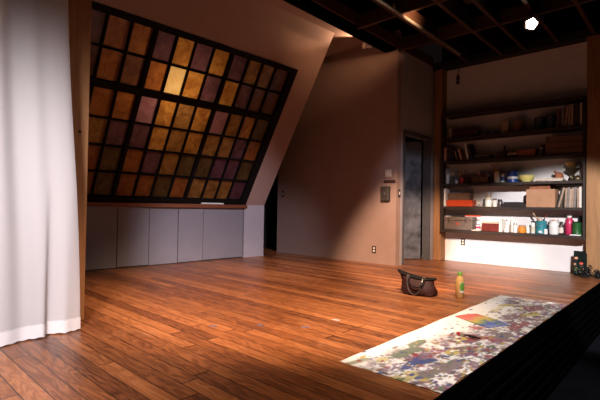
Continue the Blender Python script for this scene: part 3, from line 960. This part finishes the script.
# --- lowest shelf (z = SH[0]), from the door post to the end post
z = SH[0] + .0015
r = thing('toolbox', 'large grey metal toolbox with two latches on the lowest shelf', 'toolbox', (-2.920, 7.11, z))
hw = (-2.688 - -3.162) / 2
MB().box(-hw, hw, -.10, .10, 0, .15, .008).build('body', M['toolbox'], r)
MB().box(-hw - .004, hw + .004, -.104, .104, .152, .215, .012).build('lid', M['toolbox'], r)
for x in (-hw * .62, hw * .55):
    MB().box(x - .012, x + .012, -.112, -.10, .12, .19, .003).build('latch', M['plate'], r)
MB().box(-.022, .018, -.106, -.099, .085, .115, .004).build('sticker', M['orange'], r)
MB().tube([(-.07, 0, .215), (-.06, 0, .235), (.06, 0, .235), (.07, 0, .215)], .006, 8).build('handle', M['plate'], r)
o = MB().tube([(-2.819, 7.06, z + .236), (-2.576, 7.09, z + .236)], .011, 8).build('marker', M['orange'], None)
tag(o, 'orange-handled tool lying on top of the grey toolbox', 'tool')
o = MB().box(-3.092, -2.869, 7.13, 7.19, z + .217, z + .232, .003).build('tray', M['capblack'])
tag(o, 'flat black tray lying on the back of the grey toolbox', 'tray')
can('paint_jar', 'small white jar with a pink band beside the grey toolbox', 'jar', -2.608, z + .02, .034, .075, 'white', 7.06, lid='capblack', label='magenta')
sheet_stack('note_pad', 'small white and yellow note pad under the pink-banded jar', 'note pad', -2.688, -2.544, z, .018, 'white', 3, 6.99, 7.12, 4, 'amber')
bx('wooden_box', 'dark red lacquered box with a clasp on the lowest shelf', 'box', -2.529, -2.269, z, .125, 'dkredbox', 7.0, 7.18)
sheet_stack('paper_stack', 'stack of loose papers on top of the dark red box', 'papers', -2.544, -2.254, z + .126, .03, 'tanpaper', 4, 7.01, 7.17, 7, 'paper')
book('thin white book standing right of the dark red box, taller of two', -2.264, z, .018, .20, 'white', y0=7.0)
book('thin white book between its taller twin and the paint jars', -2.239, z, .014, .185, 'white', y0=7.0)
bottle('paint_bottle', 'slim white bottle with a tall black cap beside the thin white books', 'bottle', -2.195, z, .018, .19, 'white', y=7.14)
can('paint_jar', 'squat white jar in front of the slim black-capped bottle', 'jar', -2.166, z, .036, .062, 'white', 7.04, open_top=False)
bottle('glass_bottle', 'tall clear glass bottle right of the squat white jar', 'bottle', -2.096, z, .026, .235, 'cloudy', cap='white', y=7.10, neck=.3)
can('glass_jar', 'clear glass jar right of the tall clear bottle', 'jar', -2.046, z, .030, .13, 'cloudy', 7.06, lid='steel', open_top=False)
can('jam_jar', 'glass jar of amber orange pigment with a gold lid', 'jar', -1.952, z, .054, .105, 'amber', 7.06, lid='tanpaper', label='amber', open_top=False)
bottle('paint_bottle', 'short white bottle right of the amber jar', 'bottle', -1.869, z, .024, .125, 'white', cap='white', y=7.06)
bottle('paint_bottle', 'white bottle with a black cap left of the teal can', 'bottle', -1.801, z, .030, .185, 'white', y=7.06, label='cream', neck=.7)
r = can('paint_can', 'teal paint can holding brushes on the lowest shelf', 'paint can', -1.696, z, .072, .190, 'teal', 7.09)
MB().tube([(.073 * math.cos(PI * (1 + i / 10)), .073 * math.sin(PI * (1 + i / 10)), .17 - .05 * math.sin(PI * i / 10)) for i in range(11)], .003, 6).build('bail_handle', M['steel'], r)
MB().box(-.02, .02, -.0755, -.07, .012, .045, .003).build('sticker', M['white'], r)
g = 'paintbrushes in the teal can'
xc = -1.696
brush('paintbrush leaning far left out of the teal can', (xc - .01, 7.10, z + .155), (xc - .115, 7.07, z + .31), g, 1.5)
brush('upright paintbrush left of centre in the teal can', (xc - .02, 7.12, z + .155), (xc - .045, 7.12, z + .25), g, 1.2)
brush('pale paintbrush upright in the middle of the teal can', (xc + .005, 7.10, z + .155), (xc + .0, 7.11, z + .235), g, 1.2)
brush('dark paintbrush leaning right out of the teal can', (xc + .01, 7.09, z + .155), (xc + .06, 7.10, z + .275), g, 1.3, 'brushblack')
can('paint_jar', 'little white jar standing before the teal can', 'jar', -1.622, z, .026, .062, 'white', 7.02, lid='white', open_top=False)
bottle('ink_bottle', 'dark blue bottle half hidden behind the teal can', 'bottle', -1.615, z, .030, .17, 'navy', y=7.16)
r = can('paper_tub', 'large white plastic tub between the teal can and the dark bottle', 'tub', -1.528, z, .066, .18, 'white', 7.08, lid='white', label='cloudy', open_top=False)
brush('paintbrush lying across the lid of the white tub', (-1.583, 7.06, z + .204), (-1.474, 7.10, z + .204), None, 1.2)
bottle('solvent_bottle', 'dark brown bottle with a pale label left of the magenta jug', 'bottle', -1.434, z, .031, .185, 'brownglass', y=7.05, label='paper', neck=.6)
# magenta jug with a handle
r = thing('detergent_jug', 'magenta plastic jug with a white cap on the lowest shelf', 'jug', (-1.347, 7.135, z), (0, 0, PI / 2))
MB().lathe([(.0, 0), (.05, 0), (.055, .008), (.055, .155), (.054, .20), (.030, .232), (.028, .25), (.0, .25)], 24, cap=False).build('body', M['magenta'], r)
MB().lathe([(.030, .245), (.031, .247), (.031, .272), (.0, .274)], 20, cap=False).build('cap', M['white'], r)
MB().tube([(.03, 0, .225), (.062, 0, .218), (.078, 0, .185), (.074, 0, .14), (.06, 0, .12)], .009, 8).build('handle', M['magenta'], r)
can('paint_can', 'dark green paint can near the right end of the lowest shelf', 'paint can', -1.241, z + .0155, .058, .165, 'green', 7.05, lid='dkgreen')
bx('tin_box', 'dark patterned tin standing behind the green paint can', 'tin', -1.241, -1.191, z, .27, 'dkgreen', 7.16, 7.24)
bx('white_board', 'narrow white board upright at the right end of the lowest shelf', 'board', -1.189, -1.175, z, .20, 'white', 7.12, 7.23)
sheet_stack('paper_tray', 'flat white sheet under the green paint can', 'sheet', -1.320, -1.170, z, .014, 'white', 2, 6.98, 7.15, 3)

# --- second shelf from the bottom
z = SH[1] + .0015
book('tall white book at the left end above the grey toolbox', -3.159, z, .030, .30, 'white', y0=7.0)
bx('metal_case', 'orange-red metal case on the second lowest shelf', 'case', -3.116, -2.680, z, .105, 'orange', 7.0, 7.2)
bx('wooden_box', 'dark brown box stacked on the orange-red case', 'box', -3.109, -2.737, z + .106, .12, 'brown', 7.03, 7.2)
rr = random.Random(5)
pts = [(.05 * math.cos(1.9 * i) * rr.uniform(.5, 1), .045 * math.sin(2.3 * i) * rr.uniform(.4, 1), .012 + .10 * rr.random() * (1 - .3 * abs(math.cos(1.9 * i)))) for i in range(26)]
pp = []
for i in range(len(pts) - 1):
    a, c = Vector(pts[i]), Vector(pts[i + 1])
    for k in range(5): pp.append(a.lerp(c, k / 5) + Vector((0, 0, .01 * math.sin(PI * k / 5))))
o = MB().tube(pp, .0055, 6).build('cord_tangle', M['paper'], loc=(-2.608, 7.07, z))
tag(o, 'tangle of pale cord right of the orange-red case', 'cord')
can('paint_can', 'cream tin with a dark seam, right of the pale cord tangle', 'tin', -2.451, z, .052, .150, 'cream', 7.07, label='white')
brush('stubby brush sticking out of the cream tin on the second lowest shelf', (-2.451, 7.07, z + .12), (-2.473, 7.06, z + .25), None, 1.6)
brush('pale brush leaning right in the cream tin beside the cord tangle', (-2.442, 7.08, z + .12), (-2.405, 7.09, z + .22), None, 1.5)
bx('switch_box', 'small dark box leaning between the cord tangle and the cream tin', 'box', -2.524, -2.494, z, .12, 'capblack', 7.04, 7.12)
can('paint_jar', 'small brown-and-white jar right of the cream tin', 'jar', -2.354, z, .034, .115, 'paper', 7.07, lid='brown', open_top=False)
can('paint_can', 'small dark can beside the long black tray', 'can', -2.276, z, .036, .105, 'dkjar', 7.08, lid='capblack', open_top=False)
r = thing('paint_tray', 'long low black tray with raised ends on the second lowest shelf', 'tray', (-2.057, 7.08, z))
hw = (-1.882 - -2.239) / 2
MB().box(-hw, hw, -.08, .08, 0, .052, .006).box(-hw + .03, hw - .05, -.05, .05, .05, .075, .006).build('tray_body', M['brushblack'], r)
for s in (-1, 1):
    MB().tube([(s * (hw - .005), -.03, .05), (s * (hw + .005), -.03, .085), (s * (hw + .005), .03, .085), (s * (hw - .005), .03, .05)], .006, 8).build('grip', M['capblack'], r)
# cardboard box with folders
r = thing('cardboard_box', 'open tan cardboard box holding a folder on the second lowest shelf', 'box', (-1.684, 7.10, z))
hw = (-1.500 - -1.876) / 2
MB().box(-hw, hw, -.125, -.119, 0, .262).box(-hw, hw, .119, .125, 0, .262).box(-hw, -hw + .006, -.12, .12, 0, .262).box(hw - .006, hw, -.12, .12, 0, .262).box(-hw, hw, -.12, .12, 0, .006).build('carton', M['card'], r)
MB().box(-.028, .028, -.1262, -.1245, .10, .108).build('printed_mark', M['brown'], r)
T = Matrix.Rotation(math.radians(-4), 4, 'Y')
o = MB().box(-hw + .04, hw - .06, -.02, -.004, .01, .305, .003, T=T).build('folder', M['terracotta'], loc=(-1.684, 7.07, z + .008))
tag(o, 'rust-red folder sticking up out of the cardboard box', 'folder')
o = MB().box(-hw + .012, hw - .09, .012, .026, .01, .30, .003).build('folder', M['pinkbook'], loc=(-1.684, 7.08, z + .008))
tag(o, 'pale pink folder behind the rust-red one in the cardboard box', 'folder')
book('dark thin record sleeve leaning beside the cardboard box', -1.487, z, .012, .275, 'dkbook', lean=.22, y0=7.0, name='record_sleeve', cat='record')
book('tan sleeve leaning right of the dark thin sleeve', -1.467, z, .024, .285, 'tan', lean=.24, y0=6.99, name='record_sleeve', cat='record')
xs = [566.6, 569.2, 571.6, 574.4, 577.2, 580.0, 582.4]
hs = [.272, .285, .262, .280, .288, .275, .29]
ms = ['tan', 'greybook', 'tanpaper', 'tan', 'greybook', 'tan', 'paper']
labs = ['tan record sleeve first in the upright row at the right end', 'grey record sleeve second in the upright row at the right end', 'shorter pale sleeve third in the upright row at the right end',
        'tan record sleeve in the middle of the upright row at the right end', 'grey record sleeve fifth in the upright row at the right end', 'tan record sleeve next to last in the upright row',
        'pale record sleeve last in the row, against the shelf side']
def row(x, items, **kw):
    """upright books packed from x, each resting against the next"""
    for k, (t, h, m, ln, lab) in enumerate(items):
        book(lab, x, z, t, h, m, lean=ln, y0=6.995 + .004 * (k % 3), **kw)
        nxt = items[k + 1][3] if k + 1 < len(items) else 0
        x += t / math.cos(ln) + h * max(0, math.sin(ln) - math.sin(nxt)) + .0015
row(-1.385, [(.026, hs[i], ms[i], .05 if i < 5 else .0, labs[i]) for i in range(7)], grp='upright record sleeves', name='record_sleeve', cat='record')

# --- third shelf from the bottom
z = SH[2] + .0015
can('glass_jar', 'pale cloudy jar at the left end of the brush shelf', 'jar', -3.120, z, .030, .165, 'cloudy', 7.05, open_top=False)
r = can('brush_jar', 'dark jar of brushes right of the pale cloudy jar', 'jar', -3.039, z, .036, .12, 'dkjar', 7.06)
for i, (a, c, lab) in enumerate(((-.045, .20, 'brush leaning left in the dark jar at the left end'), (.02, .21, 'brush upright in the dark jar at the left end'))):
    brush(lab, (-3.039, 7.06 + .012 * i, z + .094), (-3.039 + a, 7.07, z + c), None, 1.5)
can('paint_jar', 'tiny white pot between the dark jar and the red can', 'pot', -2.957, z, .024, .058, 'white', 7.03, open_top=False)
can('paint_can', 'small red can of brushes on the third shelf from the bottom', 'paint can', -2.873, z, .044, .085, 'red', 7.06)
for a, c, lab in ((-.075, .215, 'long brush leaning left out of the red can'), (-.02, .235, 'long brush near the middle of the red can'), (.05, .225, 'long brush leaning right out of the red can')):
    brush(lab, (-2.873, 7.06 + .014 * (a > 0) - .014 * (a < -.05), z + .067), (-2.873 + a, 7.075 + .05 * a, z + c), 'brushes in the red can', 1.3)
can('glass_jar', 'dark glass jar right of the red can', 'jar', -2.783, z, .034, .095, 'dkjar', 7.06, open_top=False)
can('paint_jar', 'thin brown jar left of the dark wooden box', 'jar', -2.725, z, .020, .095, 'terracotta', 7.06, open_top=False)
bx('wooden_box', 'dark wooden box carrying a small brown block on the brush shelf', 'box', -2.688, -2.435, z, .095, 'brown', 7.0, 7.16)
bx('wood_block', 'small rust-brown block resting on the dark wooden box', 'block', -2.632, -2.490, z + .096, .038, 'terracotta', 7.03, 7.11)
bottle('ink_bottle', 'little pale bottle with dark cap on the rust-brown block', 'bottle', -2.598, z + .135, .020, .07, 'cloudy', y=7.07)
can('glass_jar', 'small clear jar on the dark wooden box, right of the block', 'jar', -2.462, z + .096, .018, .055, 'cloudy', 7.07, lid='steel', open_top=False)
can('glass_jar', 'dark narrow jar between wooden box and cream brush tin', 'jar', -2.400, z, .026, .15, 'dkjar', 7.08, open_top=False)
can('paint_can', 'cream tin holding brushes left of the blue cans', 'tin', -2.317, z, .044, .165, 'cream', 7.06, label='white')
for a, c, lab in ((-.085, .29, 'brush leaning left out of the cream tin by the blue cans'), (-.045, .27, 'second brush leaning left in the cream tin by the blue cans'), (.035, .22, 'short brush leaning right in the cream tin by the blue cans')):
    brush(lab, (-2.317, 7.06 + .016 * (a > 0) - .016 * (a < -.06), z + .128), (-2.317 + a, 7.07 + .016 * (a > 0) - .022 * (a < -.06), z + c), 'brushes in the cream tin', 1.5)
can('paint_jar', 'small jar with a blue label between cream tin and large blue can', 'jar', -2.230, z, .030, .125, 'white', 7.05, label='blue', lid='steel', open_top=False)
r = can('paint_can', 'large blue paint can left of the yellow bowl', 'paint can', -2.099, z, .078, .170, 'blue', 7.09, lid='blue')
MB().lathe([(.0795, .05), (.080, .052), (.080, .085), (.0795, .087)], 24, cap=False).build('label_band', M['cloudy'], r)
r = thing('bowl', 'shallow yellow bowl on the third shelf from the bottom', 'bowl', (-1.902, 7.09, z))
MB().lathe([(.0, 0), (.065, 0), (.068, .008), (.095, .035), (.112, .075), (.116, .098), (.110, .100), (.104, .078), (.085, .04), (.0, .022)], 32, cap=False).build('bowl_body', M['yellow'], r)
sheet_stack('paper_stack', 'loose stack of white and tan papers right of the yellow bowl', 'papers', -1.780, -1.399, z, .045, 'paper', 6, 6.985, 7.2, 9, 'tanpaper')
b = MB()
b.lathe([(.0, 0), (.052, 0), (.06, .02), (.056, .05), (.042, .075), (.03, .085), (.0, .088)], 20, cap=False, wob=lambda a, z: .12 * math.sin(3 * a + 20 * z))
b.lathe([(.0, .0), (.02, .004), (.022, .02), (.012, .034), (.0, .036)], 12, cap=False, T=Matrix.Translation((-.045, 0, .075)))
o = b.build('clay_figure', M['terracotta'], loc=(-1.481, 7.10, z + .046))
tag(o, 'small rust-coloured clay lump on the paper stack', 'clay figure')
r = thing('brass_vase', 'flared brass vase with a double collar near the end post', 'vase', (-1.318, 7.145, z))
MB().lathe([(.0, 0), (.052, 0), (.055, .010), (.030, .022), (.022, .04), (.034, .058), (.036, .075), (.020, .090), (.016, .10), (.0, .10)], 24, cap=False).build('foot', M['dkbrass'], r)
MB().lathe([(.016, .10), (.03, .115), (.07, .155), (.094, .185), (.090, .186), (.06, .155), (.02, .125)], 28, cap=False).build('collar', M['dkbrass'], r)
MB().lathe([(.016, .115), (.022, .15), (.040, .195), (.066, .235), (.094, .262), (.090, .264), (.055, .235), (.030, .195), (.012, .16), (.0, .16)], 28, cap=False).build('flare', M['brass'], r)
r = thing('brass_kettle', 'small tarnished brass pot with a loop handle by the shelf side', 'pot', (-1.234, 7.035, z))
MB().lathe([(.0, 0), (.052, 0), (.06, .015), (.055, .04), (.03, .06), (.016, .068), (.012, .08), (.0, .084)], 22, cap=False).build('body', M['dkbrass'], r)
MB().tube([(.035 * math.cos(PI * i / 12), 0, .055 + .075 * math.sin(PI * i / 12)) for i in range(13)], .0045, 7).build('handle', M['dkbrass'], r)
MB().tube([(-.05, 0, .03), (-.075, 0, .045), (-.085, 0, .065)], .008, 8).build('spout', M['dkbrass'], r)

# --- fourth shelf from the bottom
z = SH[3] + .0015
book('pale pink book upright at the left end of the fourth shelf', -3.159, z, .034, .225, 'pinkbook', y0=7.0)
book('black book right of the pale pink one', -3.092, z, .036, .235, 'dkbook', y0=7.02)
book('second black book in the leaning run', -3.036, z, .034, .20, 'dkbook', lean=-.10, y0=7.02)
book('tan book leaning left between black and pink books', -2.950, z, .024, .165, 'tan', lean=-.22, y0=7.0)
book('pink book leaning left in the middle of the run', -2.881, z, .030, .185, 'pinkbook', lean=-.25, y0=7.0)
book('white book leaning left, brightest on the fourth shelf', -2.761, z, .022, .265, 'white', lean=-.20, y0=6.985)
book('black book leaning behind the bright white one', -2.729, z, .04, .255, 'dkbook', lean=-.18, y0=7.02)
bx('flat_case', 'flat black case lying right of the leaning books', 'case', -2.664, -2.405, z, .05, 'dkbook', 7.0, 7.16)
sheet_stack('paper_stack', 'thin papers lying on the flat black case', 'papers', -2.656, -2.420, z + .051, .012, 'tanpaper', 2, 7.0, 7.15, 12)
can('paint_jar', 'small brown jar left of the black bottle on the fourth shelf', 'jar', -2.309, z, .026, .10, 'bookbrown', 7.07, open_top=False)
bottle('ink_bottle', 'squat black bottle with a tall neck on the fourth shelf', 'bottle', -2.215, z, .052, .19, 'dkjar', y=7.08, neck=.28, shoulder=.42)
for i, (m, lab) in enumerate((('dkbook', 'black book lying flat, bottom of two beside the black bottle'), ('tanpaper', 'tan book lying flat on the black one beside the black bottle'))):
    bx('book', lab, 'book', -2.151, -2.011, z + .033 * i, .032, m, 7.0, 7.15)
bx('metal_case', 'rust-red case right of the flat books on the fourth shelf', 'case', -2.002, -1.760, z, .100, 'terracotta', 7.0, 7.16)
can('glass_jar', 'cloudy jar left of the wooden crate', 'jar', -1.694, z, .050, .105, 'dkjar', 7.06, lid='steel', open_top=False)
o = MB().box(0, .165, -.06, .06, 0, .012, .002).build('paper_roll', M['tanpaper'], loc=(-1.783, 7.14, z + .101), rot=(0, -.42, 0))
tag(o, 'pale card propped slanting against the wooden crate', 'card')
r = thing('wooden_crate', 'dim brown slatted crate at the right end of the fourth shelf', 'crate', (-1.399, 7.11, z))
hw = (-1.176 - -1.628) / 2
b = MB()
for i in range(3):
    b.box(-hw, hw, -.11, -.10, .006 + i * .085, .080 + i * .085, .002).box(-hw, hw, .10, .11, .006 + i * .085, .080 + i * .085, .002)
    for s in (-1, 1): b.box(s * hw - .005, s * hw + .005, -.10, .10, .006 + i * .085, .080 + i * .085, .002)
b.box(-hw, hw, -.1, .1, 0, .008)
b.build('slats', M['bookbrown'], r)
for s in (-1, 1):
    for t in (-1, 1):
        MB().box(s * (hw - .022) - .014, s * (hw - .022) + .014, t * .092 - .008, t * .092 + .008, 0, .262, .002).build('corner_post', M['brown'], r)

# --- fifth shelf from the bottom
z = SH[4] + .0015
can('paint_jar', 'pale pot at the left end of the topmost filled shelf', 'pot', -3.081, z, .028, .175, 'tan', 7.05, open_top=False)
o = MB().box(-.24, .20, -.07, .07, 0, .13, .03).build('instrument_case', M['darkred'], loc=(-2.803, 7.09, z))
tag(o, 'long dark maroon case on the topmost filled shelf', 'case')
can('paint_jar', 'low dark tin right of the maroon case', 'tin', -2.466, z, .04, .045, 'dkjar', 7.08, open_top=False)
can('paint_jar', 'low dark tin next to the white crock', 'tin', -2.344, z, .045, .04, 'brown', 7.08, open_top=False)
can('crock', 'pale cylindrical crock on the topmost filled shelf', 'crock', -2.201, z, .060, .185, 'tan', 7.08)
can('crock', 'speckled brown crock right of the pale one', 'crock', -2.022, z, .075, .185, 'bookbrown', 7.09)
can('paint_can', 'navy can left of another navy can on the topmost filled shelf', 'can', -1.726, z, .074, .17, 'navy', 7.09, lid='navy')
can('paint_can', 'navy can beside the books on the topmost filled shelf', 'can', -1.576, z, .074, .185, 'navy', 7.09, lid='navy')
bk = [(555.6, .026, .265, 'bookbrown', .06, 'brown book leaning beside the navy can'), (558.6, .020, .262, 'dkbook', .02, 'thin dark book after the leaning brown one'), (560.8, .036, .27, 'greybook', 0, 'thick grey book on the topmost filled shelf'),
      (565.0, .026, .285, 'tan', .09, 'tan book leaning right, first of three tan books'), (567.8, .026, .295, 'tan', .04, 'tan book in the middle of three tan books'), (570.4, .024, .30, 'tanpaper', 0, 'tan book last of three tan books'),
      (573.0, .046, .30, 'dkbook', 0, 'wide black book near the right end of the topmost filled shelf'), (577.4, .034, .31, 'dkbook', 0, 'second black book near the right end of the topmost filled shelf'), (581.6, .018, .315, 'paper', 0, 'pale thin book against the shelf side on the topmost filled shelf')]
row(-1.492, [q[1:] for q in bk], grp='books on the topmost filled shelf')

# ------------------------------------------------------------------ lights
def spot(name, loc, target, power, col, size, blend=.3, soft=.08):
    l = bpy.data.lights.new(name, 'SPOT')
    l.energy = power; l.color = col; l.spot_size = math.radians(size); l.spot_blend = blend; l.shadow_soft_size = soft
    o = bpy.data.objects.new(name, l); COL.objects.link(o)
    o.location = loc
    o.rotation_euler = (Vector(target) - Vector(loc)).to_track_quat('-Z', 'Y').to_euler()
    return o
def area(name, loc, target, power, col, sx, sy):
    l = bpy.data.lights.new(name, 'AREA')
    l.energy = power; l.color = col; l.shape = 'RECTANGLE'; l.size = sx; l.size_y = sy
    o = bpy.data.objects.new(name, l); COL.objects.link(o)
    o.location = loc
    o.rotation_euler = (Vector(target) - Vector(loc)).to_track_quat('-Z', 'Y').to_euler()
    return o
# white front-of-house spot on the shelf wall and the end of the canvas
spot('front_spot_white', (1.6, -1.2, 4.1), (-1.60, 7.2, -.08), 6300, (1, .95, .93), 18.5, .35)
# close white special over the canvas
spot('canvas_special', (.4, 1.4, 3.6), (-1.15, 3.2, 0), 820, (1, .93, .87), 38, .45)
# amber washes over the middle of the stage
spot('amber_wash', (-1.4, 1.9, 3.2), (-3.0, 3.0, 0), 1180, (1, .69, .46), 66, .7)
spot('front_amber', (1.0, -1.5, 3.4), (-1.75, 1.35, 0), 520, (1, .72, .50), 32, .9)
spot('amber_rear', (-.7, 1.7, 3.25), (-2.75, 5.8, .15), 3000, (1, .66, .44), 32, .55)
# lavender side light on the left wall and the door, pale light on the curtain
spot('lavender_wash', (.6, 2.0, 3.2), (-5.6, 4.5, .2), 1200, (.94, .85, .98), 28, .8)
spot('door_special', (.6, 1.5, 3.1), (-3.5, 6.6, 1.1), 270, (.80, .84, 1.0), 15, .6)
spot('curtain_light', (-.5, -.7, 2.2), (-3.15, .6, .35), 900, (1, .91, .93), 62, 1.0, .3)
# glow behind the stained glass
l = bpy.data.lights.new('window_glow', 'POINT'); l.energy = 19; l.color = (1, .76, .48); l.shadow_soft_size = .12
o = bpy.data.objects.new('window_glow', l); COL.objects.link(o); o.location = TS @ Vector((-1.75, 1.70, -.55))
# clip lamp behind the long beam, joist glint
spot('clip_lamp_light', (-3.85, 5.545, 3.452), (-4.0, 5.15, 3.57), 40, (1, .62, .36), 70, .7, .015)
spot('joist_glint', (-2.38, 4.85, 3.24), (-2.765, 4.95, 3.40), 90, (1, .55, .28), 85, .8, .03)

w = bpy.data.worlds.new('world'); SC.world = w; w.use_nodes = True
w.node_tree.nodes['Background'].inputs['Color'].default_value = (1, .70, .62, 1)
w.node_tree.nodes['Background'].inputs['Strength'].default_value = .004

# ------------------------------------------------------------------ camera
cam = bpy.data.cameras.new('camera'); co = bpy.data.objects.new('camera', cam); COL.objects.link(co)
cam.sensor_fit = 'HORIZONTAL'; cam.sensor_width = 36; cam.lens = 429.3 / 600 * 36
cam.clip_start = .02
pit, rol, yaw = .016781, .01608, -.74738
fw = Vector((math.sin(yaw) * math.cos(pit), math.cos(yaw) * math.cos(pit), math.sin(pit)))
rt = Vector((math.cos(yaw), -math.sin(yaw), 0)); up = rt.cross(fw)
c, s = math.cos(rol), math.sin(rol)
rt, up = c * rt + s * up, -s * rt + c * up
mt = Matrix((rt, up, -fw)).transposed().to_4x4()
mt.translation = (0, 0, .88)
co.matrix_world = mt
SC.camera = co
SC.view_settings.view_transform = 'Standard'
SC.view_settings.look = 'None'
SC.view_settings.exposure = 0
SC.view_settings.gamma = 1
SC.view_settings.use_curve_mapping = False
